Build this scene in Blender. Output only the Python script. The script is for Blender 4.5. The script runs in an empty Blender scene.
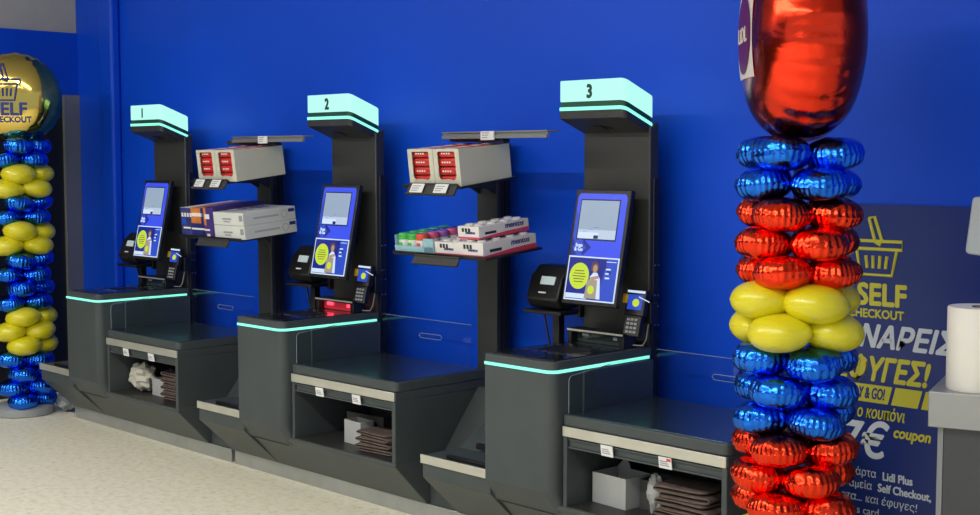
import bpy, bmesh, math, random
from mathutils import Matrix, Vector, noise
random.seed(7)
SC = bpy.context.scene
COL = SC.collection
R = math.radians
T = Matrix.Translation
def RX(d): return Matrix.Rotation(R(d), 4, 'X')
def RY(d): return Matrix.Rotation(R(d), 4, 'Y')
def RZ(d): return Matrix.Rotation(R(d), 4, 'Z')

# ------------------------------------------------------------ camera, world, lights, exposure
cam = bpy.data.cameras.new('camera')
cam.sensor_width = 36.0
cam.lens = 1310.5 / 980 * 36
cam.clip_start = 0.05
co = bpy.data.objects.new('camera', cam)
COL.objects.link(co)
co.location = (0, 0, 1.7)
co.rotation_euler = (R(90 - 4.261), 0, R(45.314))
SC.camera = co

w = bpy.data.worlds.new('world')
SC.world = w
w.use_nodes = True
bg = w.node_tree.nodes['Background']
bg.inputs[0].default_value = (0.80, 0.90, 1.0, 1)
bg.inputs[1].default_value = 0.62

def area(name, loc, sx, sy, power, col=(1, 0.96, 0.9), rot=(0, 0, 0)):
    l = bpy.data.lights.new(name, 'AREA')
    l.shape = 'RECTANGLE'; l.size = sx; l.size_y = sy; l.energy = power; l.color = col
    o = bpy.data.objects.new(name, l); COL.objects.link(o)
    o.location = loc; o.rotation_euler = rot
    return o
# a long row of ceiling lamps in front of the tills, dimmer rows further into the shop
for x in (-10.6, -8.2, -5.8, -3.4, -1.0):
    area('ceiling_lamp', (x, 0.1, 3.95), 2.35, 0.14, 72)
for x in (-9.5, -5.5, -1.5):
    for y in (-2.6, -5.4):
        area('ceiling_lamp', (x, y, 4.1), 2.4, 0.3, 42)

SC.view_settings.view_transform = 'Standard'
SC.view_settings.look = 'None'
SC.view_settings.gamma = 1.0
SC.view_settings.exposure = 0.0
SC.view_settings.use_curve_mapping = False

# ------------------------------------------------------------ materials
def mat(name, col, rough=0.5, metal=0.0, spec=0.5, emit=None, es=1.0, var=0.0, vscale=8.0, bump=0.0, bscale=60.0, coat=0.0):
    m = bpy.data.materials.new(name)
    m.use_nodes = True
    nt = m.node_tree
    b = nt.nodes['Principled BSDF']
    b.inputs['Base Color'].default_value = (*col, 1)
    b.inputs['Roughness'].default_value = rough
    b.inputs['Metallic'].default_value = metal
    b.inputs['Specular IOR Level'].default_value = spec
    b.inputs['Coat Weight'].default_value = coat
    if emit:
        b.inputs['Emission Color'].default_value = (*emit, 1)
        b.inputs['Emission Strength'].default_value = es
    tc = nt.nodes.new('ShaderNodeTexCoord')
    if var > 0:
        n = nt.nodes.new('ShaderNodeTexNoise'); n.inputs['Scale'].default_value = vscale; n.inputs['Detail'].default_value = 4
        r = nt.nodes.new('ShaderNodeValToRGB')
        r.color_ramp.elements[0].position = 0.3; r.color_ramp.elements[1].position = 0.7
        r.color_ramp.elements[0].color = (*[c * (1 - var) for c in col], 1)
        r.color_ramp.elements[1].color = (*[min(1, c * (1 + var)) for c in col], 1)
        nt.links.new(tc.outputs['Object'], n.inputs['Vector'])
        nt.links.new(n.outputs['Fac'], r.inputs[0]); nt.links.new(r.outputs[0], b.inputs['Base Color'])
    if bump > 0:
        n = nt.nodes.new('ShaderNodeTexNoise'); n.inputs['Scale'].default_value = bscale; n.inputs['Detail'].default_value = 3
        bp = nt.nodes.new('ShaderNodeBump'); bp.inputs['Strength'].default_value = bump; bp.inputs['Distance'].default_value = 0.01
        nt.links.new(tc.outputs['Object'], n.inputs['Vector'])
        nt.links.new(n.outputs['Fac'], bp.inputs['Height']); nt.links.new(bp.outputs[0], b.inputs['Normal'])
    return m

M = {}
M['wall'] = mat('blue wall paint', (0.002, 0.068, 0.66), 0.42, var=0.05, vscale=1.5, spec=0.25)
M['wall_grey'] = mat('light grey wall paint', (0.42, 0.41, 0.38), 0.6, var=0.04)
M['dark_panel'] = mat('black door panel', (0.012, 0.014, 0.014), 0.3)
M['post'] = mat('grey metal corner', (0.24, 0.25, 0.25), 0.4, 0.3)
M['body'] = mat('charcoal powder coat', (0.067, 0.081, 0.085), 0.45, 0.1, spec=0.35, var=0.06, vscale=6, bump=0.03, bscale=400)
M['column'] = mat('dark charcoal housing', (0.036, 0.037, 0.036), 0.45, 0.1, var=0.05)
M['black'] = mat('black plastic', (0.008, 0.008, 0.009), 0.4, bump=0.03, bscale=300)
M['tray'] = mat('glossy dark tray', (0.13, 0.19, 0.21), 0.2, 0.85, var=0.1, vscale=5)
M['glass_top'] = mat('black scanner glass', (0.02, 0.024, 0.026), 0.1, 0.1, var=0.2, vscale=30)
M['steel'] = mat('brushed steel trim', (0.60, 0.60, 0.53), 0.38, 0.55, var=0.05)
M['plinth'] = mat('steel plinth', (0.44, 0.46, 0.46), 0.32, 0.7, var=0.08)
M['mint'] = mat('mint light strip', (0.04, 0.08, 0.07), 0.4, emit=(0.26, 1.0, 0.74), es=1.25)
M['head'] = mat('mint lit panel', (0.04, 0.06, 0.06), 0.4, emit=(0.48, 1.0, 0.88), es=0.98)
M['headdark'] = mat('dark green trim', (0.01, 0.07, 0.045), 0.4)
M['ink'] = mat('dark green ink', (0.008, 0.06, 0.04), 0.5)
M['tag'] = mat('white paper tag', (0.78, 0.79, 0.8), 0.5, var=0.03)
M['tagink'] = mat('grey print', (0.3, 0.31, 0.33), 0.6)
M['tagred'] = mat('red print', (0.7, 0.06, 0.05), 0.6)
M['screw'] = mat('bright screw', (0.7, 0.7, 0.7), 0.25, 1.0)
def em(name, c, s=1.0): return mat(name, tuple(x * .2 for x in c), 0.25, emit=c, es=s)
M['s_blue'] = em('screen blue', (0.045, 0.085, 0.82), .9)
M['s_navy'] = em('screen navy', (0.012, 0.02, 0.26), .9)
M['s_dark'] = em('screen dark navy', (0.008, 0.012, 0.10), .9)
M['s_white'] = em('screen white', (0.48, 0.58, 0.74), .9)
M['s_grey'] = em('screen grey', (0.30, 0.39, 0.52), .9)
M['s_border'] = em('screen pale border', (0.62, 0.75, 0.95), .9)
M['s_green'] = em('screen lime', (0.55, 0.72, 0.04), .9)
M['s_skin'] = em('screen skin', (0.45, 0.26, 0.18), .9)
M['s_hair'] = em('screen brown', (0.10, 0.06, 0.05), .9)
M['s_beige'] = em('screen beige', (0.36, 0.30, 0.24), .9)
M['s_mid'] = em('screen mid blue', (0.03, 0.075, 0.55), .9)
M['red_lamp'] = mat('red scanner lamp', (0.6, 0.02, 0.03), 0.3, emit=(1.0, 0.05, 0.09), es=3.0)
M['scan_glass'] = mat('scanner window', (0.05, 0.075, 0.07), 0.1, 0.2)
M['red_window'] = mat('red lit scanner window', (0.3, 0.02, 0.03), 0.2, emit=(0.8, 0.03, 0.06), es=0.35)
M['yellow_tab'] = mat('yellow tab', (0.75, 0.5, 0.02), 0.4)
M['receipt'] = mat('receipt paper', (0.62, 0.76, 0.82), 0.5)
M['card'] = mat('white carton board', (0.60, 0.60, 0.50), 0.55, var=0.03, bump=0.02)
M['card_in'] = mat('carton inside', (0.35, 0.33, 0.27), 0.7)
M['greycard'] = mat('grey white carton', (0.42, 0.43, 0.43), 0.6, var=0.05)
M['darkcard'] = mat('dark carton', (0.05, 0.05, 0.048), 0.6, var=0.1)
M['redpack'] = mat('red wrapper', (0.55, 0.025, 0.02), 0.3, var=0.15, vscale=20, bump=0.15, bscale=60)
M['whiteprint'] = mat('white print', (0.8, 0.78, 0.75), 0.4)
M['packwhite'] = mat('white wrapper', (0.75, 0.73, 0.72), 0.35)
M['navyprint'] = mat('navy print', (0.02, 0.03, 0.22), 0.4)
M['blackprint'] = mat('black print', (0.02, 0.02, 0.03), 0.4)
M['pink'] = mat('pink red print', (0.65, 0.06, 0.13), 0.4)
M['cratelb'] = mat('light blue tray board', (0.28, 0.50, 0.60), 0.5)
M['jar'] = mat('white gum jar', (0.66, 0.70, 0.66), 0.3)
for k, c in dict(green=(0.07, 0.50, 0.08), red=(0.75, 0.09, 0.05), blue=(0.02, 0.08, 0.55), purple=(0.35, 0.12, 0.45), pink=(0.7, 0.12, 0.25)).items():
    M['cap_' + k] = mat(k + ' cap', c, 0.3)
M['bluebox'] = mat('deep blue carton', (0.015, 0.025, 0.16), 0.35, var=0.2, vscale=15)
M['skybox'] = mat('blue white carton', (0.035, 0.045, 0.19), 0.4, var=0.35, vscale=18)
M['orange'] = mat('orange carton', (0.62, 0.20, 0.05), 0.4, var=0.25, vscale=20)
M['purplebox'] = mat('purple carton', (0.06, 0.035, 0.21), 0.35)
M['lid'] = mat('white carton print', (0.66, 0.68, 0.66), 0.5, var=0.03)
M['brown'] = mat('dusty brown bag', (0.115, 0.083, 0.072), 0.75, var=0.3, vscale=18, bump=0.3, bscale=40)
M['cream'] = mat('crumpled cream paper', (0.55, 0.53, 0.45), 0.7, var=0.1, bump=0.2, bscale=30)
M['poster'] = mat('navy poster film', (0.013, 0.033, 0.20), 0.3, spec=0.4)
M['p_yellow'] = mat('poster yellow', (0.62, 0.58, 0.05), 0.5)
M['p_white'] = mat('poster white', (0.66, 0.72, 0.78), 0.5)
M['p_ink'] = mat('poster navy ink', (0.012, 0.03, 0.2), 0.5)
M['desk'] = mat('light grey worktop', (0.36, 0.37, 0.37), 0.35, 0.35, var=0.05)
M['deskbody'] = mat('grey cabinet', (0.058, 0.064, 0.069), 0.45, var=0.05)
M['deskedge'] = mat('pale cabinet edge', (0.25, 0.26, 0.27), 0.4)
M['paper'] = mat('white tissue roll', (0.84, 0.82, 0.76), 0.8, var=0.02, bump=0.08, bscale=90)
M['tube'] = mat('cardboard core', (0.10, 0.09, 0.08), 0.8)
M['device'] = mat('pale grey device', (0.36, 0.40, 0.44), 0.4, var=0.04)
M['standgrey'] = mat('grey stand base', (0.32, 0.34, 0.35), 0.5, var=0.05)
M['cloth'] = mat('crumpled grey film', (0.30, 0.32, 0.33), 0.4, var=0.15)
M['pole'] = mat('white plastic pole', (0.5, 0.5, 0.5), 0.4)

def foil(name, col, rough=0.16, sc=26, st=0.35, metal=1.0):
    m = mat(name, col, rough, metal)
    nt = m.node_tree; b = nt.nodes['Principled BSDF']
    tc = nt.nodes.new('ShaderNodeTexCoord')
    n = nt.nodes.new('ShaderNodeTexNoise'); n.inputs['Scale'].default_value = sc; n.inputs['Detail'].default_value = 3
    n.inputs['Distortion'].default_value = 0.8
    bp = nt.nodes.new('ShaderNodeBump'); bp.inputs['Strength'].default_value = st; bp.inputs['Distance'].default_value = 0.012
    nt.links.new(tc.outputs['Object'], n.inputs['Vector']); nt.links.new(n.outputs['Fac'], bp.inputs['Height'])
    nt.links.new(bp.outputs[0], b.inputs['Normal'])
    return m
M['f_red'] = foil('red foil', (0.92, 0.05, 0.018), 0.2, 22, 0.34)
M['f_blue'] = foil('blue foil', (0.02, 0.17, 0.85), 0.2, 22, 0.34)
M['f_bigred'] = foil('large red foil', (0.92, 0.05, 0.02), 0.2, 7, 0.34)
M['f_gold'] = foil('gold foil', (0.66, 0.50, 0.12), 0.12, 5, 0.12)
M['f_yellow'] = mat('glossy yellow balloon', (0.74, 0.66, 0.012), 0.28, 0.0, spec=0.6, coat=0.15)
M['logo_cream'] = mat('cream logo print', (0.70, 0.62, 0.55), 0.4)
M['logo_maroon'] = mat('maroon logo print', (0.13, 0.004, 0.02), 0.35)
M['logo_blue'] = mat('blue logo print', (0.02, 0.035, 0.25), 0.35)

def glass_mat():
    m = bpy.data.materials.new('clear acrylic'); m.use_nodes = True
    nt = m.node_tree; nt.nodes.clear()
    out = nt.nodes.new('ShaderNodeOutputMaterial'); mix = nt.nodes.new('ShaderNodeMixShader')
    tr = nt.nodes.new('ShaderNodeBsdfTransparent'); tr.inputs[0].default_value = (0.93, 0.96, 0.97, 1)
    gl = nt.nodes.new('ShaderNodeBsdfGlossy'); gl.inputs['Roughness'].default_value = 0.03
    fr = nt.nodes.new('ShaderNodeFresnel'); fr.inputs[0].default_value = 1.45
    ge = nt.nodes.new('ShaderNodeNewGeometry'); ma = nt.nodes.new('ShaderNodeMath'); ma.operation = 'MULTIPLY_ADD'
    ma.inputs[1].default_value = -1; ma.inputs[2].default_value = 1      # the exit side reflects nothing more
    mu = nt.nodes.new('ShaderNodeMath'); mu.operation = 'MULTIPLY'
    nt.links.new(ge.outputs['Backfacing'], ma.inputs[0]); nt.links.new(ma.outputs[0], mu.inputs[0]); nt.links.new(fr.outputs[0], mu.inputs[1])
    nt.links.new(mu.outputs[0], mix.inputs[0]); nt.links.new(tr.outputs[0], mix.inputs[1]); nt.links.new(gl.outputs[0], mix.inputs[2])
    nt.links.new(mix.outputs[0], out.inputs[0])
    return m
M['glass'] = glass_mat()
M['glass_edge'] = mat('acrylic edge', (0.25, 0.33, 0.36), 0.2)

def floor_mat():
    m = mat('cream terrazzo', (0.74, 0.70, 0.55), 0.42, spec=0.35)
    nt = m.node_tree; b = nt.nodes['Principled BSDF']
    tc = nt.nodes.new('ShaderNodeTexCoord')
    v = nt.nodes.new('ShaderNodeTexNoise'); v.inputs['Scale'].default_value = 26; v.inputs['Detail'].default_value = 6; v.inputs['Roughness'].default_value = 0.7
    r = nt.nodes.new('ShaderNodeValToRGB')
    e = r.color_ramp.elements
    e[0].position = 0.34; e[0].color = (0.78, 0.70, 0.49, 1)
    e[1].position = 0.60; e[1].color = (0.96, 0.94, 0.78, 1)
    k = e.new(0.47); k.color = (0.91, 0.87, 0.68, 1)
    nt.links.new(tc.outputs['Object'], v.inputs['Vector']); nt.links.new(v.outputs['Fac'], r.inputs[0]); nt.links.new(r.outputs[0], b.inputs['Base Color'])
    return m
M['floor'] = floor_mat()

# ------------------------------------------------------------ mesh building
_txt = {}
def text_geo(s, ext=0.0005, bold=0.0, shear=0.0):
    key = (s, ext, bold, shear)
    if key not in _txt:
        c = bpy.data.curves.new('lettering', 'FONT')
        c.body = s; c.size = 1.0; c.extrude = ext; c.offset = bold; c.shear = shear; c.resolution_u = 3
        o = bpy.data.objects.new('lettering', c)
        COL.objects.link(o)
        me = o.to_mesh()
        vs = [v.co.copy() for v in me.vertices]; fs = [tuple(p.vertices) for p in me.polygons]
        o.to_mesh_clear(); bpy.data.objects.remove(o); bpy.data.curves.remove(c)
        _txt[key] = (vs, fs)
    return _txt[key]

class MB:
    def __init__(s, xf=None):
        s.v = []; s.f = []; s.m = []; s.mi = 0; s.xf = xf or Matrix()
    def add(s, vs, fs, xf=None):
        x = s.xf @ xf if xf is not None else s.xf
        n = len(s.v)
        s.v += [x @ Vector(p) for p in vs]
        s.f += [tuple(i + n for i in f) for f in fs]
        s.m += [s.mi] * len(fs)
        return s
    def box(s, x0, x1, y0, y1, z0, z1, xf=None):
        vs = [(x, y, z) for z in (z0, z1) for y in (y0, y1) for x in (x0, x1)]
        return s.add(vs, [(0, 2, 3, 1), (4, 5, 7, 6), (0, 1, 5, 4), (2, 6, 7, 3), (0, 4, 6, 2), (1, 3, 7, 5)], xf)
    def prism(s, poly, axis, a, b, xf=None):
        def p3(p, t): return {'x': (t, p[0], p[1]), 'y': (p[0], t, p[1]), 'z': (p[0], p[1], t)}[axis]
        n = len(poly)
        vs = [p3(p, a) for p in poly] + [p3(p, b) for p in poly]
        fs = [tuple(range(n))[::-1], tuple(range(n, 2 * n))] + [(i, (i + 1) % n, n + (i + 1) % n, n + i) for i in range(n)]
        return s.add(vs, fs, xf)
    def loft(s, rings, cap0=True, cap1=True, xf=None):
        n = len(rings[0]); vs = [p for r in rings for p in r]; fs = []
        for k in range(len(rings) - 1):
            for i in range(n):
                j = (i + 1) % n
                fs.append((k * n + i, k * n + j, (k + 1) * n + j, (k + 1) * n + i))
        if cap0: fs.append(tuple(range(n))[::-1])
        if cap1: fs.append(tuple(range((len(rings) - 1) * n, len(rings) * n)))
        return s.add(vs, fs, xf)
    def lathe(s, prof, n=24, xf=None):
        rings = [[(r * math.cos(2 * math.pi * i / n), r * math.sin(2 * math.pi * i / n), z) for i in range(n)] for r, z in prof]
        return s.loft(rings, xf=xf)
    def tube(s, pts, r, n=10, xf=None):
        pts = [Vector(p) for p in pts]; rings = []
        for i, p in enumerate(pts):
            d = (pts[min(i + 1, len(pts) - 1)] - pts[max(i - 1, 0)]).normalized()
            a = d.orthogonal().normalized() if i == 0 else (a - d * a.dot(d)).normalized()
            b = d.cross(a)
            rings.append([p + (a * math.cos(2 * math.pi * k / n) + b * math.sin(2 * math.pi * k / n)) * r for k in range(n)])
        return s.loft(rings, xf=xf)
    def text(s, body, size, xf, align='l', bold=0.0, shear=0.0, sx=1.0, mapf=None):
        vs, fs = text_geo(body, 0.0005 / max(size, .01), 0.0, shear)
        x0 = min(v.x for v in vs); x1 = max(v.x for v in vs)
        off = {'l': -x0, 'r': -x1, 'c': -(x0 + x1) / 2}[align]
        q = [Vector(((v.x + off) * size * sx, v.y * size, v.z * size)) for v in vs]
        b = bold * size
        for ci, (dx, dy) in enumerate([(0, 0)] if not b else [(-b, 0), (b, 0), (0, b), (0, -b), (b * .7, b * .7), (-b * .7, -b * .7), (b * .7, -b * .7), (-b * .7, b * .7)]):
            q2 = [p + Vector((dx, dy, .00015 * ci)) for p in q]
            if mapf: q2 = [mapf(p) for p in q2]
            s.add(q2, fs, xf)
        return s
    def build(s, name, mats, parent=None, bevel=0.0, smooth=35, seg=2):
        if not isinstance(mats, (list, tuple)): mats = [mats]
        me = bpy.data.meshes.new(name)
        me.from_pydata([tuple(p) for p in s.v], [], s.f)
        for m in mats: me.materials.append(m)
        me.polygons.foreach_set('material_index', s.m)
        bm = bmesh.new(); bm.from_mesh(me)
        bmesh.ops.recalc_face_normals(bm, faces=bm.faces)
        bm.to_mesh(me); bm.free()
        if smooth:
            me.shade_smooth(); me.set_sharp_from_angle(angle=R(smooth))
        o = bpy.data.objects.new(name, me); COL.objects.link(o)
        if parent: o.parent = parent
        if bevel:
            b = o.modifiers.new('bevel', 'BEVEL'); b.width = bevel; b.segments = seg; b.limit_method = 'ANGLE'; b.angle_limit = R(40)
        return o

FACE = RX(90)          # text plane -> upright, facing the customers
def tag(o, label, cat, group=None):
    o['label'] = label; o['category'] = cat
    if group: o['group'] = group
    return o
def thing(name, loc, label, cat, group=None, rot=(0, 0, 0)):
    o = bpy.data.objects.new(name, None); COL.objects.link(o)
    o.empty_display_size = 0.1
    o.location = loc; o.rotation_euler = rot
    return tag(o, label, cat, group)
def struct(o):
    o['kind'] = 'structure'; return o
def copy_tree(o, parent=None):
    c = o.copy(); COL.objects.link(c)
    if parent: c.parent = parent; c.matrix_parent_inverse = o.matrix_parent_inverse
    for ch in list(o.children): copy_tree(ch, c)
    return c
def rounded(x0, x1, y0, y1, r, corners, n=5):
    """plan polygon; corners 'fl','fr','br','bl' (f = towards -y) rounded by r"""
    P = []
    for key, cx, cy, a0 in (('fl', x0 + r, y0 + r, 180), ('fr', x1 - r, y0 + r, 270), ('br', x1 - r, y1 - r, 0), ('bl', x0 + r, y1 - r, 90)):
        if key in corners:
            P += [(cx + r * math.cos(R(a0 + 90 * i / n)), cy + r * math.sin(R(a0 + 90 * i / n))) for i in range(n + 1)]
        else:
            P.append({'fl': (x0, y0), 'fr': (x1, y0), 'br': (x1, y1), 'bl': (x0, y1)}[key])
    return P

# ------------------------------------------------------------ the setting
WY = 4.65      # main wall
WX = -9.0      # side wall
struct(MB().box(-16, 6, -9, WY + .1, -0.1, 0).build('floor', M['floor'], smooth=0))
struct(MB().box(WX - .1, 6, WY, WY + .1, 0, 4.2).build('wall_back', M['wall'], smooth=0))
wl = MB()
wl.box(WX - .1, WX, -9, WY, 2.62, 4.2)
struct(wl.build('wall_left', M['wall_grey'], smooth=0))
struct(MB().box(WX - .1, WX + .015, -9, WY, 2.17, 2.62).build('wall_left_band', M['wall'], smooth=0))
struct(MB().box(WX - .1, WX - .005, -9, WY - .05, 0, 2.17).build('door_1', M['dark_panel'], smooth=0))
struct(MB().box(WX - .02, WX + .03, WY - .12, WY - .001, 0, 2.17).build('trim_1', M['post'], smooth=0))
struct(MB().box(-8.545, -8.36, WY - .075, WY - .001, 0, 4.2).build('trim_2', M['wall'], bevel=.02, smooth=35))
struct(MB().box(-16, 6, -9, WY + .1, 4.2, 4.3).build('ceiling', mat('white ceiling', (0.6, 0.6, 0.58), 0.8, var=.02), smooth=0))

# ------------------------------------------------------------ self checkout tills
X0 = {1: -7.595, 2: -5.725, 3: -3.892}
def checkout(num, label):
    ox = X0[num]
    BY = 4.2
    root = thing('self_checkout', (ox + .38, BY, 0), label, 'self checkout', 'self checkout tills along the blue wall')
    D = T((-.38, -BY, 0))
    def B(): return MB(D)
    back = 4.60
    # plinth
    RE = 1.40 if num < 3 else 1.19
    p = B().box(-.43, RE, 4.08, back, 0, .077)
    for x in (-.43, .05, .50, .95): p.box(x - .002, x + .002, 4.0785, 4.085, .002, .076)
    p.build('plinth', M['plinth'], root, bevel=.003)
    # lower body with its slanted front, the compartment and the right flank
    b = B()
    low = [(4.07, .078), (3.872, .285), (3.872, .302), (back, .302), (back, .078)]
    b.prism(low, 'x', 0, 1.19)
    b.prism([(4.07, .078), (3.85, .284), (3.85, .352), (back, .352), (back, .078)], 'x', -.43, -.001)
    b.box(.395, .415, 3.872, back, .302, .59)
    b.box(1.165, 1.19, 3.872, back, .302, .59)
    b.box(.415, 1.165, 4.40, back, .302, .59)
    b.box(.395, 1.19, 3.877, 4.60, .590, .632)
    b.box(0.0, .394, 4.0, 4.455, .302, .84)
    b.box(0.0, .394, 4.455, back, .302, .632)
    b.build('body', M['body'], root, bevel=.004)
    # floor of the compartment
    B().box(.416, 1.164, 3.872, 4.40, .3025, .306).build('compartment_floor', M['column'], root)
    # side filler between this till and the next one
    f = B().prism([(4.085, .078), (4.085, .20), (4.40, .60), (back, .60), (back, .078)], 'x', 1.192, 1.40)
    if num < 3: f.build('filler_panel', M['body'], root, bevel=.003)
    # basket ledge
    l = B().box(-.43, -.002, 3.847, 4.08, .3525, .384)
    lg = l.build('basket_ledge', M['body'], root, bevel=.003)
    B().box(-.432, -.002, 3.838, 3.846, .350, .390).build('ledge_edge', M['steel'], lg, bevel=.002)
    g = B().prism([(4.08, .352), (4.08, .385), (4.42, .585), (back, .585), (back, .352)], 'x', -.43, -.002)
    g.build('sloped_back', M['body'], root, bevel=.003)
    B().box(-.30, -.004, 3.872, 3.892, .385, .402).build('basket_stop', M['black'], root, bevel=.003)
    br = B()
    br.box(-.30, -.004, 4.055, 4.075, .40, .425)
    br.box(-.14, -.12, 4.16, 4.18, .43, .60); br.box(-.14, -.004, 4.165, 4.18, .585, .60)
    br.build('basket_stop', M['black'], root, bevel=.003)
    # pedestal
    def plan(y0, r, x0=0.0, x1=.385, y1=4.45): return rounded(x0, x1, y0, y1, r, ('fr',), 6)
    rings = []
    for z, y0, r in ((.258, 3.886, .045), (.355, 3.822, .045), (.84, 3.82, .045)):
        rings.append([(x, y, z) for x, y in plan(y0, r)])
    pd = B().loft(rings).build('pedestal', M['body'], root, smooth=28)
    B().box(.002, .34, 3.884, 3.95, .2545, .2582).build('shadow_strip', M['black'], root)  # black strip modelled in place of the shade below the pedestal overhang
    st = B().loft([[(x, y, z) for x, y in rounded(-.001, .388, 3.817, 4.435, .046, ('fr',), 6)] for z in (.8455, .858)])
    st.build('light_strip', M['mint'], root)
    tb = B().loft([[(x, y, z) for x, y in plan(3.823, .043, .002, .383, 4.448)] for z in (.838, .8475)])
    tb.loft([[(x, y, z) for x, y in plan(3.82, .045)] for z in (.857, .892)])
    top = tb.build('counter_top', M['body'], root, bevel=.002, smooth=28)
    gt = B()
    gt.box(.02, .365, 3.85, 4.30, .8915, .8965)
    gp = gt.build('scanner_plate', M['glass_top'], top, bevel=.001)
    sp = B(); sp.mi = 0
    sp.box(.09, .29, 4.03, 4.20, .8963, .8969)
    sp.mi = 1
    rr = random.Random(3)
    for _ in range(70):
        x = rr.uniform(.04, .34); y = rr.choice((rr.uniform(3.99, 4.03), rr.uniform(4.20, 4.27), rr.uniform(3.99, 4.27)))
        if .085 < x < .295 and 4.02 < y < 4.21: continue
        a = rr.uniform(0, 3.14); L = rr.uniform(.006, .018)
        sp.box(-L / 2, L / 2, -.0022, .0022, 0, .0006, T((x, y, .8963)) @ RZ(math.degrees(a)))
    sp.build('scan_window', [M['black'], M['screw']], gp)
    # scanner tower
    s = B()
    s.box(.03, .35, 4.30, 4.39, .942, .958)
    s.box(.03, .052, 4.305, 4.39, .892, .945); s.box(.325, .35, 4.305, 4.39, .892, .945)
    sc = s.build('scanner_bar', M['black'], root, bevel=.003)
    B().box(.031, .349, 4.2985, 4.302, .949, .957).build('chrome_edge', M['steel'], sc)
    B().box(.052, .325, 4.345, 4.385, .897, .943).build('scan_glass', M['red_window'] if num == 2 else M['scan_glass'], sc)
    if num == 2:
        rl = B(); rl.box(.085, .135, 4.335, 4.344, .918, .935); rl.box(.255, .275, 4.335, 4.344, .915, .932)
        rl.build('scanner_lamp', M['red_lamp'], sc, bevel=.003)
    else:
        rl = B(); rl.box(.085, .125, 4.338, 4.344, .925, .938); rl.box(.262, .285, 4.338, 4.344, .92, .935)
        rl.build('scanner_sensor', M['tag'], sc, bevel=.003)
    # bagging tray
    tp = rounded(.394, 1.19, 3.878, 4.455, .03, ('fr',), 5)
    tr = B().loft([[(x, y, z) for x, y in tp] for z in (.634, .678)])
    t_ = tr.build('bagging_tray', M['body'], root, bevel=.003, smooth=28)
    B().box(.406, 1.178, 3.892, 4.445, .676, .681).build('tray_surface', M['tray'], t_, bevel=.0015)
    B().box(.396, 1.188, 3.867, 3.876, .592, .633).build('steel_band', M['steel'], root, bevel=.002)
    # price rail under the band
    rprof = [(3.872, .59), (3.872, .552), (3.885, .552), (3.885, .558), (3.8775, .560), (3.8775, .571), (3.885, .573), (3.885, .59)]
    rl = B().box(.42, 1.162, 3.885, 3.905, .545, .59)
    rl.box(.42, 1.162, 3.876, 3.886, .545, .552); rl.box(.42, 1.162, 3.876, 3.886, .578, .585)
    rail = rl.build('price_rail', M['body'], root, bevel=.001)
    for x in (.63, .915):
        tg = B(); tg.mi = 0
        X = T((x, 3.868, .568)) @ RX(8)
        tg.box(-.03, .03, -.002, .002, -.022, .022, X)
        tg.mi = 1
        for k in range(3): tg.box(-.024, .01 + .004 * k, -.0026, -.002, .004 - .008 * k, .008 - .008 * k, X)
        if num == 3 and x > .8: tg.mi = 2; tg.box(.008, .027, -.0026, -.002, .008, .019, X)
        tg.build('shelf_tag', [M['tag'], M['tagink'], M['tagred']], rail)
    # acrylic screens
    sg = B().prism([(3.90, .679), (3.90, .815), (3.912, .83), (4.435, .878), (4.435, .679)], 'x', .398, .404)
    a = sg.build('side_screen', M['glass'], root)
    e = B().tube([(.401, 3.90, .682), (.401, 3.90, .812), (.401, 3.904, .824), (.401, 3.914, .8315), (.401, 4.16, .853)], .0016, 6)
    e.build('screen_edge', M['glass_edge'], a)
    bgp = B().box(.405, 1.083, 4.459, 4.465, .679, .885).build('back_screen', M['glass'], root)
    e = B()
    e.tube([(.405, 4.462, .885), (1.083, 4.462, .885)], .0014, 6)
    hp = [(.70, .80), (.71, .788), (.86, .788), (.87, .80), (.86, .812), (.71, .812), (.70, .80)]
    e.tube([(x, 4.458, z) for x, z in hp], .0016, 6)
    e.build('screen_rim', M['glass_edge'], bgp)
    # column and its side rail
    c = B().prism([(4.45, .60), (4.45, 1.845), (4.47, 1.842), (4.485, 1.855), (4.50, 1.862), (4.507, 1.85), (4.507, .60)], 'x', -.008, .37)
    c.build('column', M['column'], root, bevel=.006)
    sr = B().box(.3705, .377, 4.47, 4.512, .60, 1.62)
    rail2 = sr.build('side_rail', M['black'], root, bevel=.003)
    for z in (1.245, 1.115, 1.065, .985):
        for y in (4.48, 4.503): B().lathe([(.004, 0), (.004, .003)], 10, T((.377, y, z)) @ RY(90)).build('screw', M['screw'], rail2)
    # tilted light head
    sl = math.tan(R(20.7))
    def head(z0, z1, ins=0.0, y1=4.492):
        pl = rounded(-.006 + ins, .360 - ins, 4.287 + ins, y1, .028, ('fr', 'br'), 6)
        return B().loft([[(x, y, z - (y - 4.287) * sl) for x, y in pl] for z in (z0, z1)])
    hb = head(1.879, 1.914).build('head_base', M['column'], root, smooth=28)
    head(1.9135, 1.9285, -.001).build('head_strip', M['mint'], root, smooth=28)
    head(1.928, 1.953, .003).build('head_gap', M['headdark'], root, smooth=28)
    hp = head(1.9525, 2.046).build('light_panel', M['head'], root, bevel=.005, smooth=28)
    nb = B().text(str(num), 0.078, T((.165 if num > 1 else .14, 4.2862, 1.968)) @ FACE, 'c', bold=.05, sx=.85)
    nb.build('number', M['ink'], hp)
    cm = B()
    HS = T((.17, 4.385, 1.879 - .098 * sl)) @ RX(-20.7)
    cm.prism([(-.05, -.02), (.0, -.02), (.0, .03)], 'z', -.004, .002, HS); cm.prism([(.012, -.015), (.04, .012), (.012, .03)], 'z', -.004, .002, HS)
    cm.build('sensor_slot', M['black'], hb)
    # monitor
    MM = T((.032, 4.258, 1.073)) @ RX(-11.6)
    b = B().box(.0, .312, 0, .028, 0, .508, MM)
    b.box(.06, .25, .028, .06, .1, .4, MM)
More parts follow.
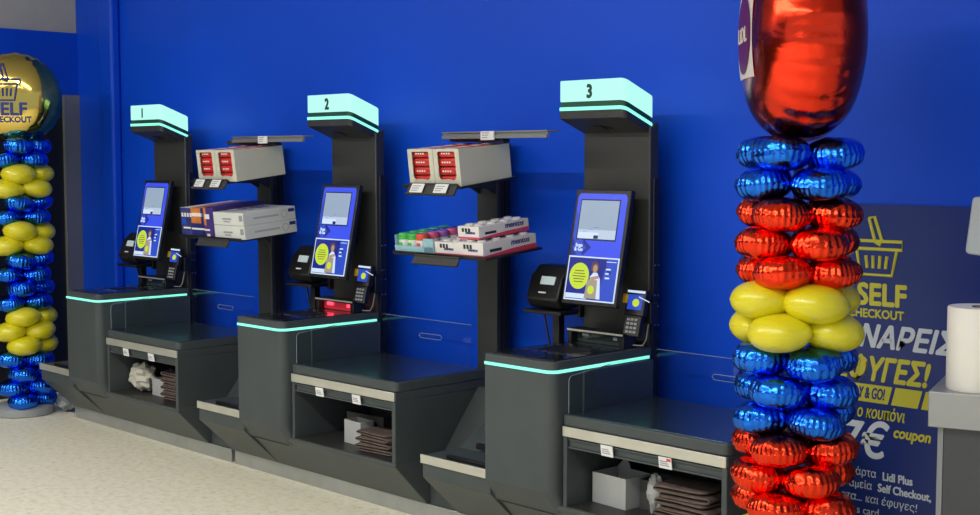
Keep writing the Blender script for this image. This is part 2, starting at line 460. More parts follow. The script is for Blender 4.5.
    b.box(.12, .19, .05, .14, .2, .3, MM)
    mon = b.build('monitor', M['black'], root, bevel=.004)
    q = B()
    def fr(mi, u0, u1, w0, w1, lay): q.mi = mi; q.box(u0, u1, -.0004 * lay - .0003, .0005, w0, w1, MM)
    def cir(mi, u, wv, ru, rw, lay, n=28, a0=0, a1=360):
        q.mi = mi
        q.prism([(u + ru * math.cos(R(a0 + (a1 - a0) * i / n)), wv + rw * math.sin(R(a0 + (a1 - a0) * i / n))) for i in range(n)], 'y', -.0004 * lay - .0003, 0, MM)
    def pol(mi, pts, lay): q.mi = mi; q.prism(pts, 'y', -.0004 * lay - .0003, 0, MM)
    def txt(mi, s, size, u, wv, lay, bold=.02, al='l'): q.mi = mi; q.text(s, size, MM @ T((u, -.0004 * lay - .0004, wv)) @ FACE, al, bold)
    MS = ['s_blue', 's_navy', 's_dark', 's_white', 's_grey', 's_border', 's_green', 's_skin', 's_hair', 's_beige', 's_mid', 'black']
    I = {k: i for i, k in enumerate(MS)}
    pol(I['s_blue'], [(.016, .02), (.296, .02), (.296, .475), (.284, .49), (.028, .49), (.016, .475)], 1)
    pol(I['s_navy'], [(.016, .215), (.075, .215), (.018, .30)], 2); pol(I['s_mid'], [(.016, .30), (.04, .25), (.05, .37), (.016, .42)], 2)
    fr(I['s_dark'], .036, .262, .283, .465, 3); fr(I['s_white'], .042, .256, .290, .459, 4)
    fr(I['s_grey'], .042, .256, .33, .459, 5); fr(I['s_border'], .044, .16, .293, .318, 5); fr(I['s_dark'], .135, .16, .291, .306, 6)
    for k in range(3): fr(I['s_mid'], .07 + .03 * k, .09 + .035 * k, .322 + .009 * k, .3235 + .009 * k, 6)
    pol(I['s_navy'], [(.085, .215), (.128, .253), (.085, .285), (.05, .253)], 3)
    pol(I['s_mid'], [(.06, .205), (.10, .250), (.06, .292), (.022, .250)], 4)
    txt(I['s_border'], 'Scan', .022, .06, .253, 6, .03, 'c'); txt(I['s_border'], '& Go', .022, .06, .235, 6, .03, 'c')
    fr(I['s_border'], .012, .298, .018, .212, 5); fr(I['s_navy'], .018, .292, .024, .206, 6)
    pol(I['s_mid'], [(.20, .024), (.292, .024), (.292, .206), (.235, .206)], 7); pol(I['s_navy'], [(.15, .206), (.26, .14), (.262, .15), (.19, .206)], 7.5)
    cir(I['s_green'], .085, .125, .056, .058, 8)
    for k in range(5): fr(I['s_hair'], .047 + .006 * (abs(k - 2)), .123 - .006 * abs(k - 2), .098 + .012 * k, .1015 + .012 * k, 9)
    fr(I['s_border'], .02, .14, .027, .048, 8)
    # shopper on the lower half of the screen
    cir(I['s_hair'], .170, .166, .022, .026, 8); cir(I['s_skin'], .172, .162, .013, .017, 9)
    pol(I['s_border'], [(.148, .125), (.165, .144), (.185, .144), (.205, .118), (.218, .03), (.16, .03)], 8.5)
    pol(I['s_skin'], [(.150, .122), (.196, .132), (.200, .120), (.155, .108)], 9.5)
    pol(I['s_beige'], [(.128, .03), (.196, .03), (.192, .112), (.136, .112)], 9)
    cir(I['s_green'], .162, .068, .018, .019, 10)
    for k, s_ in enumerate((.026, .018, .024)): fr(I['s_border'], .232, .232 + s_, .158 - .019 * k, .165 - .019 * k, 9)
    fr(I['s_border'], .23, .285, .192, .195, 9)
    q.build('screen', [M[k] for k in MS], mon, smooth=0)
    # receipt printer on its stand
    pr = B()
    pr.prism([(4.33, 1.03), (4.30, 1.075), (4.335, 1.17), (4.39, 1.222), (4.47, 1.222), (4.47, 1.03)], 'x', -.225, -.03)
    pr.box(-.25, -.225, 4.36, 4.44, 1.12, 1.18)
    prn = pr.build('receipt_printer', M['black'], root, bevel=.008)
    rp = B(); rp.box(-.15, -.065, -.004, 0, -.012, .026, T((0, 4.324, 1.15)) @ RX(-22))
    rp.build('receipt', M['receipt'], prn)
    lt = B(); lt.box(-.15, -.105, -.002, 0, 0, .007, T((0, 4.306, 1.10)) @ RX(-20)); lt.build('badge', M['tag'], prn)
    sd = B(); sd.box(-.24, -.01, 4.30, 4.47, 1.005, 1.022); sd.box(-.15, -.11, 4.40, 4.44, .60, 1.01); sd.box(-.02, .0, 4.42, 4.46, .99, 1.10)
    sd.build('printer_stand', M['black'], root, bevel=.003)
    B().tube([(-.20, 4.44, 1.05), (-.245, 4.45, .98), (-.235, 4.46, .90), (-.22, 4.47, .80)], .005, 8).build('printer_cable', M['black'], root)
    # card terminal
    CT = T((.366, 4.335, .978)) @ RX(-14) @ RZ(6)
    ct = B().prism(rounded(-.05, .05, -.004, .03, .006, ('fl', 'fr'), 3), 'z', .06, .175, CT)
    ct.prism(rounded(-.042, .042, -.002, .028, .006, ('fl', 'fr'), 3), 'z', -.03, .062, CT)
    term = ct.build('card_terminal', M['black'], root, bevel=.004)
    d = B(); d.mi = 0; d.box(-.036, .036, -.0055, -.003, .085, .15, CT); d.mi = 1
    d.prism([(.005 + .017 * math.cos(R(15 * i)), .115 + .017 * math.sin(R(15 * i))) for i in range(24)], 'y', -.0063, -.004, CT)
    d.mi = 2; d.box(-.028, .03, -.0062, -.004, .138, .142, CT @ RY(18))
    d.mi = 2; d.box(-.044, .044, -.006, -.003, .158, .168, CT)
    d.build('terminal_screen', [M['s_mid'], M['s_green'], M['s_border']], term)
    kp = B()
    for r_ in range(4):
        for c_ in range(3): kp.box(-.026 + .019 * c_, -.012 + .019 * c_, -.005, 0, -.016 + .018 * r_, -.006 + .018 * r_, CT)
    kp.build('keypad', M['tagink'], term)
    B().box(-.062, -.038, -.012, .0, .11, .15, CT).build('yellow_tab', M['yellow_tab'], term, bevel=.004)
    hk = B(); hk.box(.36, .42, 4.40, 4.45, 1.00, 1.09); hk.box(.34, .37, 4.36, 4.43, 1.02, 1.06); hk.build('terminal_bracket', M['black'], root, bevel=.003)
    B().tube([(.34, 4.36, .955), (.335, 4.36, .925), (.35, 4.37, .905), (.385, 4.39, .905), (.395, 4.40, .93), (.395, 4.42, 1.01)], .0035, 8).build('terminal_cable', M['tagink'], root)
    return root

checkout(1, 'self checkout with lit head marked 1, farthest left, crumpled paper in its compartment')
checkout(2, 'middle self checkout with lit head marked 2 and red glowing scanner')
checkout(3, 'self checkout with lit head marked 3, nearest the tall balloon column')

# ------------------------------------------------------------ contents of the bag compartments
def wob(p, a, s):
    n = noise.noise_vector(Vector(p) * s); return Vector(p) + n * a
def folded_bag(x, y, z, w_, d, h, seed, label, grp, rot=0):
    mb = MB(RZ(rot))
    # a folded cloth bag: an S of three layers seen from its rounded folds
    pts = []
    lay = 3; t = h / lay
    path = []
    for k in range(lay):
        zc = t * (k + .5)
        xs = [-.5, -.3, 0, .3, .5] if k % 2 == 0 else [.5, .3, 0, -.3, -.5]
        path += [(q * w_, zc) for q in xs]
        if k < lay - 1:
            s_ = 1 if k % 2 == 0 else -1
            path.append((s_ * (.5 * w_ + t * .35), zc + t * .5))
    th = t * .40
    rings = []
    for i, (px, pz) in enumerate(path):
        a = Vector(path[max(i - 1, 0)]); b = Vector(path[min(i + 1, len(path) - 1)])
        d2 = (b - a).normalized(); nrm = Vector((-d2.y, d2.x)) * th
        ring = []
        for s_, yy in ((1, -.5), (1, -.17), (1, .17), (1, .5), (-1, .5), (-1, .17), (-1, -.17), (-1, -.5)):
            p = Vector((px + nrm.x * s_, yy * d, pz + nrm.y * s_))
            ring.append(wob(p + Vector((seed * 3.1, 0, 0)), h * .06, 16) - Vector((seed * 3.1, 0, 0)))
        rings.append(ring)
    mb.loft(rings)
    zmin = min(v.z for v in mb.v)
    mb.v = [v - Vector((0, 0, zmin)) for v in mb.v]
    o = mb.build('folded_bag', M['brown'], smooth=60)
    o.location = (x, y, z)
    sub = o.modifiers.new('soft', 'SUBSURF'); sub.levels = 1; sub.render_levels = 2
    return tag(o, label, 'bag', grp)
def open_box(name, x, y, z, w_, d, h, m, label, cat, rot=0, grp=None, flap=True):
    o = thing(name, (x, y, z), label, cat, grp, (0, 0, R(rot)))
    t = .004; mb = MB()
    mb.box(-w_/2, w_/2, -d/2, d/2, 0, t); mb.box(-w_/2, w_/2, -d/2, -d/2 + t, t, h); mb.box(-w_/2, w_/2, d/2 - t, d/2, t, h)
    mb.box(-w_/2, -w_/2 + t, -d/2 + t, d/2 - t, t, h); mb.box(w_/2 - t, w_/2, -d/2 + t, d/2 - t, t, h)
    mb.build('box_body', m, o)
    if flap:
        f = MB().prism([(-w_/2, 0), (-w_ * .1, 0), (-w_ * .22, .05), (-w_ * .33, .03)], 'y', d/2 - t, d/2, T((0, 0, h)))
        f.build('flap', m, o)
    return o
def crumple(name, x, y, z, sx, sy, sz, m, label, cat, seed=0):
    mb = MB()
    n, k = 26, 16
    rings = []
    for i in range(1, k):
        a = math.pi * i / k
        ring = []
        for j in range(n):
            t = 2 * math.pi * j / n
            d = Vector((math.sin(a) * math.cos(t), math.sin(a) * math.sin(t), -math.cos(a)))
            r_ = 1 + .38 * noise.noise(d * 2.2 + Vector((seed, 0, 0))) + .28 * abs(noise.noise(d * 5 + Vector((0, seed, 0))))
            ring.append((d.x * r_ * sx, d.y * r_ * sy, (d.z * r_) * sz))
        rings.append(ring)
    mb.loft(rings)
    zmin = min(v.z for v in mb.v); mb.v = [v - Vector((0, 0, zmin)) for v in mb.v]
    o = mb.build(name, m, smooth=25); o.location = (x, y, z)
    return tag(o, label, cat)
FZ = .3065
# till 3
x = X0[3]
open_box('cardboard_box', x + .535, 4.075, FZ, .185, .15, .125, M['greycard'], 'pale grey open cardboard box in the compartment of the nearest checkout', 'box', -4)
open_box('cardboard_box', x + .715, 4.13, FZ, .15, .14, .12, M['darkcard'], 'dark open cardboard box behind the folded bags under the nearest checkout', 'box', 3, flap=False)
crumple('crumpled_paper', x + .745, 4.025, FZ + .001, .034, .024, .068, M['greycard'], 'crumpled white paper standing beside the pale box under the nearest checkout', 'paper', 3)
for k in range(3):
    folded_bag(x + .925 + .008 * (k % 2), 4.02, FZ + .050 * k, .235, .17, .058, k, ['lowest of the three folded brown bags under the nearest checkout', 'middle of the three folded brown bags under the nearest checkout', 'uppermost of the three folded brown bags under the nearest checkout'][k], 'folded bags under the nearest checkout', -6 + 6 * k)
# till 2
x = X0[2]
open_box('cardboard_box', x + .70, 4.17, FZ, .27, .16, .13, M['darkcard'], 'dark open cardboard box in the compartment of the middle checkout', 'box', 3)
open_box('cardboard_box', x + .732, 4.03, FZ, .135, .08, .115, M['greycard'], 'small white cardboard box standing before the dark box under the middle checkout', 'box', -3, flap=False)
for k in range(3):
    folded_bag(x + .96, 3.99, FZ + .031 * k, .24, .14, .038, 5 + k, ['lowest of the three folded brown bags under the middle checkout', 'middle of the three folded brown bags under the middle checkout', 'uppermost of the three folded brown bags under the middle checkout'][k], 'folded bags under the middle checkout', 6 - 5 * k)
# till 1
x = X0[1]
crumple('crumpled_paper', x + .555, 4.02, FZ + .001, .095, .065, .075, M['cream'], 'large crumpled cream paper heap in the compartment of the farthest checkout', 'paper', 11)
open_box('cardboard_box', x + .765, 4.05, FZ, .15, .10, .10, M['greycard'], 'white open cardboard box beside the crumpled paper under the farthest checkout', 'box', -3)
for k in range(4):
    folded_bag(x + .935, 4.03, FZ + .040 * k, .165, .14, .046, 9 + k, ['lowest of the four folded brown bags under the farthest checkout', 'second from the bottom of four folded brown bags under the farthest checkout', 'third from the bottom of four folded brown bags under the farthest checkout', 'uppermost of the four folded brown bags under the farthest checkout'][k], 'folded bags under the farthest checkout', 3 - 2 * k)

# ------------------------------------------------------------ product stands
def display_stand(px, off, r0, r1, label):
    """px = left edge of the pole; shelves hang forward from it"""
    root = thing('display_stand', (px + .07, 4.5, .633), label, 'display stand', 'product stands between the checkouts')
    D = T((-.07, -4.5, -.633))
    def B(): return MB(D)
    b = B().box(0, .14, 4.50, 4.585, .633, 1.80)
    pole = b.build('pole', M['column'], root, bevel=.004)
    s = B(); s.box(.1402, .143, 4.525, 4.535, .62, 1.78); s.box(.1402, .15, 4.545, 4.583, .64, 1.78); s.build('slot', M['black'], pole)
    # (name, x0, x1, y front, z front, depth, tilt)
    for nm, x0, x1, z0, dep, tl in (('lower_shelf', -.055, .57, 1.268, .365, 5.5), ('upper_shelf', .02 + off, .405 + off, 1.579, .37, 7.0)):
        X = T((0, 4.0, z0)) @ RX(tl)
        sh = B().box(x0, x1, 0, dep, -.010, 0, X)
        sh.box(x0, x1, 0, .004, 0, .008, X)
        sf = sh.build('shelf', M['black'], root, bevel=.002)
        k = B()
        zz = z0 + .2 * math.sin(R(tl))
        for xx in (.01, .118):
            k.prism([(4.5, zz + .02), (4.5, zz - .07), (4.44, zz - .04), (4.12, z0 - .008), (4.12, z0 - .001), (4.37, zz + .012)], 'x', xx, xx + .012)
        k.build('bracket', M['column'], sf)
        # price rail hung below the front edge
        rx0, rx1 = (.12 + off, .42 + off) if nm == 'lower_shelf' else (.078 + off, .40 + off)
        RXF = T((0, 3.985, z0 - .002)) @ RX(-28)
        r = B(); r.box(rx0, rx1, 0, .008, -.045 if nm == 'lower_shelf' else -.04, .0 if nm == 'lower_shelf' else .018, RXF)
        r.box(rx0, rx1, -.006, 0, -.045 if nm == 'lower_shelf' else -.04, -.038 if nm == 'lower_shelf' else -.033, RXF)
        r.box(rx0, rx1, -.006, 0, -.006 if nm == 'lower_shelf' else .011, .0 if nm == 'lower_shelf' else .018, RXF)
        rail = r.build('price_rail', M['column'], sf, bevel=.001)
        if nm == 'upper_shelf':
            for u in (rx0 + .03, rx0 + .19):
                t = B(); t.mi = 0; t.box(u, u + .085, -.009, -.006, -.032, .012, RXF)
                t.mi = 1
                for q in range(3): t.box(u + .008, u + .05 + .008 * q, -.0096, -.009, -.024 + .011 * q, -.02 + .011 * q, RXF)
                t.build('price_tag', [M['tag'], M['tagink']], rail)
    tp = B().box(r0, r1, 4.205, 4.275, 1.823, 1.83)
    tp.box(r0, r1, 4.205, 4.213, 1.797, 1.823); tp.box(r0, r1, 4.197, 4.205, 1.823, 1.83); tp.box(r0, r1, 4.197, 4.205, 1.797, 1.813)
    rail = tp.build('top_rail', M['post'], root, bevel=.001)
    a = B(); a.box(.08, .135, 4.27, 4.52, 1.785, 1.81); a.box(.08, r0 + .3, 4.24, 4.275, 1.785, 1.81); a.build('rail_arm', M['column'], rail, bevel=.003)
    t = B(); t.mi = 0; rt = r0 + .40 * (r1 - r0); t.box(rt, rt + .085, 4.19, 4.197, 1.79, 1.83); t.mi = 1
    for q in range(3): t.box(rt + .01, rt + .045 + .006 * q, 4.1894, 4.19, 1.80 + .01 * q, 1.804 + .01 * q)
    t.build('price_tag', [M['tag'], M['tagink']], rail)
    B().box(rt - .02, rt + .12, 4.215, 4.26, 1.780, 1.7965).build('clip', M['black'], rail, bevel=.003)
    return root
PX = {'a': X0[1] + 1.075, 'b': X0[2] + 1.084}
display_stand(PX['a'], .06, .197, .864, 'black product stand between checkouts 1 and 2, flat white cartons on its lower shelf')
display_stand(PX['b'], .0, .073, .747, 'black product stand between checkouts 2 and 3, gum jars on its lower shelf')
def shelf_point(st, lvl, u, v, h):
    z0, tl = {'lower': (1.268, 5.5), 'upper': (1.579, 7.0)}[lvl]
    p = T((PX[st], 4.0, z0)) @ RX(tl) @ Vector((u, v, h + .0005))
    return p, (R(tl), 0, 0)

ORD = ['first', 'second', 'third', 'fourth', 'fifth', 'sixth', 'seventh', 'eighth', 'ninth', 'tenth', 'eleventh', 'twelfth', 'thirteenth', 'fourteenth', 'fifteenth', 'sixteenth', 'seventeenth', 'eighteenth', 'nineteenth', 'twentieth']
# display cartons with red packs (upper shelves)
def pack_carton(st, u, wd, h, side, wood):
    loc, rot = shelf_point(st, 'upper', u, .022, 0)
    d = .322; hb = h * .93
    lab = '%s of two white cartons of red packs on the %s stand' % (side, 'farther' if st == 'a' else 'nearer')
    o = thing('display_carton', loc, lab, 'carton', 'display cartons on the upper shelves', rot)
    t = .004; m = MB()
    w0, w1, z0, z1 = wd * .16, wd * .84, h * .16, h * .93
    # front panel with a rounded cut-out, as a frame of strips
    def roundwin(n=6):
        P = []
        r = .022
        for cx, cz, a0 in ((w1 - r, z0 + r, 270), (w1 - .01, z1 - .01, 0), (w0 + .01, z1 - .01, 90), (w0 + r, z0 + r, 180)):
            rr_ = r if a0 in (270, 180) else .01
            P += [(cx + rr_ * math.cos(R(a0 + 90 * i / n)), cz + rr_ * math.sin(R(a0 + 90 * i / n))) for i in range(n + 1)]
        return P
    inn = roundwin(); n = len(inn)
    cx, cz = wd / 2, h / 2
    outp = []
    for (px_, pz_) in inn:
        dx, dz = px_ - cx, pz_ - cz
        k = min((wd / 2) / abs(dx) if abs(dx) > 1e-6 else 9e9, (h / 2) / abs(dz) if abs(dz) > 1e-6 else 9e9)
        outp.append((cx + dx * k, cz + dz * k))
    # snap to true corners
    for cxn, czn in ((0, 0), (wd, 0), (wd, h), (0, h)):
        j = min(range(n), key=lambda i: (outp[i][0] - cxn) ** 2 + (outp[i][1] - czn) ** 2)
        outp[j] = (cxn, czn)
    vs = [(a, 0, b) for a, b in outp] + [(a, 0, b) for a, b in inn] + [(a, t, b) for a, b in outp] + [(a, t, b) for a, b in inn]
    fs = []
    for i in range(n):
        j = (i + 1) % n
        fs += [(i, j, n + j, n + i), (2*n + i, 3*n + i, 3*n + j, 2*n + j), (n + i, n + j, 3*n + j, 3*n + i), (i, 2*n + i, 2*n + j, j)]
    m.add(vs, fs)
    m.box(t, wd - t, t, d, 0, t)
    for xx in (0, wd - t):
        m.prism([(t, 0), (d, 0), (d, hb), (t, h)], 'x', xx, xx + t)
    m.box(t, wd - t, d - t, d, t, hb)
    m.build('carton_body', M['card'], o, smooth=0)
    # tear edge on the top
    n_p = 4; ph = (h * .98 - t) / n_p
    for k in range(n_p):
        mb = MB(); mb.mi = 0
        prof = [(wd - 2*t - .004) / 2, ph / 2 - .001]
        ring = lambda y, s_: [((prof[0] * s_) * abs(math.cos(a)) ** .5 * (1 if math.cos(a) >= 0 else -1), y, (prof[1] * s_) * abs(math.sin(a)) ** .6 * (1 if math.sin(a) >= 0 else -1)) for a in [2 * math.pi * i / 20 for i in range(20)]]
        mb.loft([ring(-.145, .75), ring(-.141, .95), ring(-.12, 1), ring(.12, 1 if k < 3 else .97), ring(.14, .93), ring(.145, .75)])
        mb.mi = 1
        for q in range(4): mb.box(-prof[0] * .55 + .016 * q, -.012 - prof[0] * .55 + .016 * q + .022, -.1463, -.142, -ph * .08, ph * .10)
        if k == n_p - 1:
            for q in range(4): mb.box(-prof[0] * .7 + .02 * q, prof[0] * (.2 + .15 * q), -.11 + .06 * q, -.085 + .06 * q, prof[1] - .001, prof[1] + .001)
        p, rt_ = shelf_point(st, 'upper', u + wd / 2, .022 + .005 + .152, t + .001 + ph * (k + .5))
        ob = mb.build('red_pack', [M['redpack'], M['whiteprint']], smooth=45)
        ob.location = p; ob.rotation_euler = rt_
        tag(ob, '%s red and white pack in the %s carton on the %s stand' % (['bottom', 'second lowest', 'second highest', 'top'][k], side, 'farther' if st == 'a' else 'nearer'), 'snack pack', 'red packs in the display cartons')
    return o
pack_carton('a', .135, .184, .172, 'left', 0); pack_carton('a', .322, .186, .172, 'right', 0)
pack_carton('b', .050, .172, .168, 'left', 0); pack_carton('b', .225, .170, .168, 'right', 0)

# gum jars in their light blue tray (stand b, lower shelf)
loc, rot = shelf_point('b', 'lower', -.048, .012, 0)
cr = thing('jar_tray', loc, 'light blue cardboard tray holding gum jars on the lower shelf', 'tray', None, rot)
m = MB(); t = .003; wd, d, h = .272, .345, .032
m.box(0, wd, 0, d, 0, t); m.box(0, wd, 0, t, t, h); m.box(0, wd, d - t, d, t, h + .045)
m.prism([(t, t), (d - t, t), (d - t, h + .045), (t, h + .048), ], 'x', 0, t); m.box(wd - t, wd, t, d - t, t, h)
m.box(wd - .07, wd - .004, .0, .004, .0, .07)
m.build('tray_board', M['cratelb'], cr)
proto = {}
def jar(colr):
    o = bpy.data.objects.new('gum_jar', None); COL.objects.link(o)
    b = MB().lathe([(.026, 0), (.029, .003), (.029, .050), (.026, .055)], 20).build('jar_body', M['jar'], o, smooth=40)
    lb = MB(); lb.mi = 0; lb.box(-.012, .010, -.0295, -.026, .012, .042); lb.build('jar_label', M['cap_green' if colr == 'green' else 'pink'], b)
    cp = MB().lathe([(.028, .054), (.0285, .056), (.0285, .080), (.026, .083)], 24)
    for i in range(24):
        a = 2 * math.pi * i / 24
        cp.box(.0275, .0292, -.0012, .0012, .057, .079, RZ(math.degrees(a)))
    cp.build('cap', M['cap_' + colr], o, smooth=40)
    return o
cols = [['green', 'green', 'red'], ['green', 'green', 'pink'], ['green', 'blue', 'purple'], ['green', 'blue', 'pink'], ['green', 'blue', 'blue']]
colname = ['left', 'middle', 'right']
for r_ in range(5):
    for c_ in range(3):
        k = cols[r_][c_]
        if k not in proto: o = jar(k); proto[k] = o
        else: o = copy_tree(proto[k])
        p, rt_ = shelf_point('b', 'lower', -.048 + .034 + .0625 * c_, .012 + .036 + .063 * r_, t + .0005)
        o.location = p; o.rotation_euler = rt_
        tag(o, 'white gum jar with %s cap, %s file, %s row from the tray front' % (k, colname[c_], ORD[r_]), 'jar', 'gum jars in the blue tray')

def mint_carton(u, v, h0, wd, d, h, label):
    p, rt_ = shelf_point('b', 'lower', u, v, h0)
    o = thing('mint_carton', p, label, 'carton', 'white mint cartons on the lower shelf', rt_)
    MB().box(0, wd, 0, d, 0, h).build('carton_body', M['packwhite'], o, bevel=.002)
    m = MB(); m.mi = 0
    m.text('mentos', .036, T((wd + .0006, d * .52, h * .54)) @ RZ(90) @ FACE, 'l', .02, .2, 1.1)
    m.text('mentos', .020, T((wd * .6, -.0006, h * .40)) @ FACE, 'c', .02, .2)
    m.mi = 1
    m.prism([(.0, .0), (d, .0), (d, h * .35), (d * .55, h * .30), (0, h * .10)], 'x', wd - .001, wd + .0005)
    m.box(0, wd, -.0005, .001, .0, h * .16)
    m.mi = 2
    for q in range(3): m.box(-.02 + .02 * q, .0 + .02 * q - .006, -.0009, .001, h * .55, h * .85, T((wd * .35, 0, 0)))
    m.box(wd - .001, wd + .0007, d * .12, d * .34, h * .3, h * .5)
    m.build('print', [M['navyprint'], M['pink'], M['blackprint']], o, smooth=0)
    for r_ in range(4):
        for fx in (.3, .72):
            MB().lathe([(.021, 0), (.021, .006), (.017, .008), (.012, .006)], 18, T((wd * fx, .04 + r_ * (d - .08) / 3, h))).build('roll_end', M['packwhite'], o, smooth=40)
    return o
mint_carton(.228, .015, 0, .155, .33, .060, 'white mint carton at lower left of the stack of three')
mint_carton(.387, .010, 0, .160, .34, .066, 'white mint carton at lower right of the stack of three')
mint_carton(.372, .03, .078, .135, .32, .056, 'white mint carton lying on top of the two others')

# stand a lower shelf : blue and orange chocolate cartons, flat white boxes
def carton(u, v, h0, wd, d, h, m_, label, deco, st='a', lvl='lower', name='chocolate_carton', grp=None):
    p, rt_ = shelf_point(st, lvl, u, v, h0)
    o = thing(name, p, label, 'carton', grp, rt_)
    MB().box(0, wd, 0, d, 0, h).build('carton_body', m_, o, bevel=.002)
    m = MB(); mats = deco(m, wd, d, h)
    m.build('print', mats, o, smooth=0)
    return o
def deco_sky(m, wd, d, h):
    m.mi = 0
    for k in range(4): m.box(.012 + .028 * k, .030 + .028 * k, -.0006, .001, h * .68, h * .82)
    m.box(.02, wd - .01, -.0006, .001, h * .26, h * .32); m.box(.0, wd, .0, d, h, h + .0006)
    m.mi = 1; m.box(.01, wd * .5, -.0006, .001, h * .42, h * .62)
    return [M['whiteprint'], M['cap_blue']]
def deco_orange(m, wd, d, h):
    m.mi = 0; m.box(.01, wd - .01, -.0006, .001, h * .70, h * .82); m.mi = 1; m.box(0, wd, -.0006, .001, 0, h * .46); m.box(wd * .8, wd, -.0006, .001, 0, h)
    m.mi = 0; m.box(.0, wd, -.0009, .001, h * .24, h * .30)
    return [M['whiteprint'], M['bluebox']]
def deco_purple(m, wd, d, h):
    m.mi = 0; m.box(.01, wd * .6, -.0006, .001, h * .62, h * .78); m.box(.0, wd * .55, -.0006, .001, h * .22, h * .28); m.box(.02, wd * .55, -.0006, .001, h * .04, h * .12)
    m.mi = 1; m.box(.0, wd * .25, -.0005, .001, h * .4, h)
    return [M['whiteprint'], M['orange']]
G = 'chocolate cartons on the lower shelf'
carton(-.035, .012, 0, .105, .345, .160, M['skybox'], 'blue and white chocolate carton, leftmost on the lower shelf', deco_sky, grp=G)
carton(.072, .012, 0, .13, .345, .163, M['orange'], 'orange fronted chocolate carton between blue and purple ones', deco_orange, grp=G)
carton(.204, .012, 0, .095, .345, .166, M['purplebox'], 'dark purple chocolate carton beside the two flat white boxes', deco_purple, grp=G)
def deco_flat(m, wd, d, h):
    m.mi = 0
    m.box(wd * .30, wd * .60, -.0006, .001, h * .42, h * .56); m.box(wd * .34, wd * .55, -.0006, .001, h * .24, h * .34)
    m.box(wd * .86, wd * .97, -.0006, .001, h * .35, h * .8)
    for k in range(16):
        m.box(wd - .001, wd + .0006, d * (.2 + .03 * k), d * (.2 + .03 * k + .018), h * .42, h * .56)
    m.tube([(wd + .0003, d * .78 + .02 * math.cos(R(20 * i)), h * .5 + .02 * math.sin(R(20 * i))) for i in range(19)], .0012, 6)
    m.mi = 1; m.box(wd - .001, wd + .0006, d * .86, d * .98, h * .6, h * .85)
    for k in range(9): m.box(.03 + .02 * (k % 3), .08 + .03 * (k % 4), .05 + .028 * k, .066 + .028 * k, h, h + .0005)
    return [M['tagink'], M['navyprint']]
carton(.303, .012, 0, .290, .345, .073, M['lid'], 'flat white carton with grey print, lower of the two stacked', deco_flat, name='flat_carton', grp='flat white cartons')
carton(.301, .013, .0745, .288, .345, .070, M['lid'], 'flat white carton with grey print, upper of the two stacked', deco_flat, name='flat_carton', grp='flat white cartons')

# ------------------------------------------------------------ balloons
def pillow(Rr, Th, pleats, amp, seed, nt=168, na=12, flange=.005, wr=.006, square=.74):
    """round foil balloon lying flat: seamed rim in the local xy plane, axis z"""
    rings = []
    angs = [-90 + 180 * i / (2 * na) for i in range(1, 2 * na)]
    for a in angs:
        ca, sa = math.cos(R(a)), math.sin(R(a))
        e = math.exp(-(a / 17.0) ** 2)
        ring = []
        for j in range(nt):
            t = 2 * math.pi * j / nt
            pl = .5 + .5 * math.cos(pleats * t + 1.3 * math.sin(3 * t + seed))
            r_ = Rr * (ca ** square) * (1 - amp * e * pl)
            z = Th * (abs(sa) ** .92) * (1 if sa >= 0 else -1) * (1 - .42 * amp / .05 * pl * math.exp(-((abs(a) - 14) / 15.0) ** 2))
            if abs(a) < .1: r_ += flange * (.6 + .4 * pl)
            p = Vector((r_ * math.cos(t), r_ * math.sin(t), z))
            nz = noise.noise(p * (2.2 / Rr) + Vector((seed * 5.3, 0, 0)))
            p *= 1 + wr / Rr * nz
            ring.append(p)
        rings.append(ring)
    return rings
def latex(seed, Rr=.109, Th=.066):
    rings = []
    for a in [-90 + 180 * i / 20 for i in range(1, 20)]:
        ca, sa = math.cos(R(a)), math.sin(R(a)); ring = []
        for j in range(56):
            t = 2 * math.pi * j / 56
            tip = max(0, math.cos(t)) ** 40 * .10
            r_ = Rr * (ca ** .88) * (1 + tip * ca ** 6) + (.0016 if abs(a) < .1 else 0)
            ring.append(Vector((r_ * math.cos(t), r_ * math.sin(t) * .96, Th * sa)))
        rings.append(ring)
    return rings
BM = {}
def balloon_mesh(kind, v):
    key = (kind, v)
    if key not in BM:
        rg = latex(v) if kind == 'yellow' else pillow(.097, .056, 24 + 3 * v, .042, v + (3 if kind == 'red' else 0))
        o = MB().loft(rg).build('balloon', M['f_' + kind], smooth=60 if kind == 'yellow' else 50)
        BM[key] = o.data; bpy.data.objects.remove(o)
    return BM[key]
def balloon_column(cx, cy, ztop, dz, layers, turn, colname, camdir, skip):
    for k, kind in enumerate(layers):
        A = k % 2 == 0
        angs = {'front': -25, 'right': 65, 'left': -115} if A else {'front right': 30, 'front left': -60, 'right rear': 120}
        for pos, a in angs.items():
            if (k, pos) in skip: continue
            jit = random.uniform(-4, 4)
            th_ = camdir + R(a + turn + jit)
            rad = .125 if kind != 'yellow' else .130
            o = bpy.data.objects.new('balloon', balloon_mesh(kind, random.randint(0, 2))); COL.objects.link(o)
            o.location = (cx + rad * math.cos(th_), cy + rad * math.sin(th_), ztop - dz * k + random.uniform(-.004, .004))
            o.rotation_euler = (R(random.uniform(-7, 7)), R(random.uniform(-7, 7)), th_ + (R(180 + random.uniform(-40, 40)) if kind != 'yellow' else R(random.choice((90, -90)) + random.uniform(-15, 15))))
            tag(o, '%s %s balloon at %s of the %s ring down, %s column' % (kind, 'foil' if kind != 'yellow' else 'glossy', pos, ORD[k], colname), 'balloon', '%s balloons of the %s column' % (kind, colname))
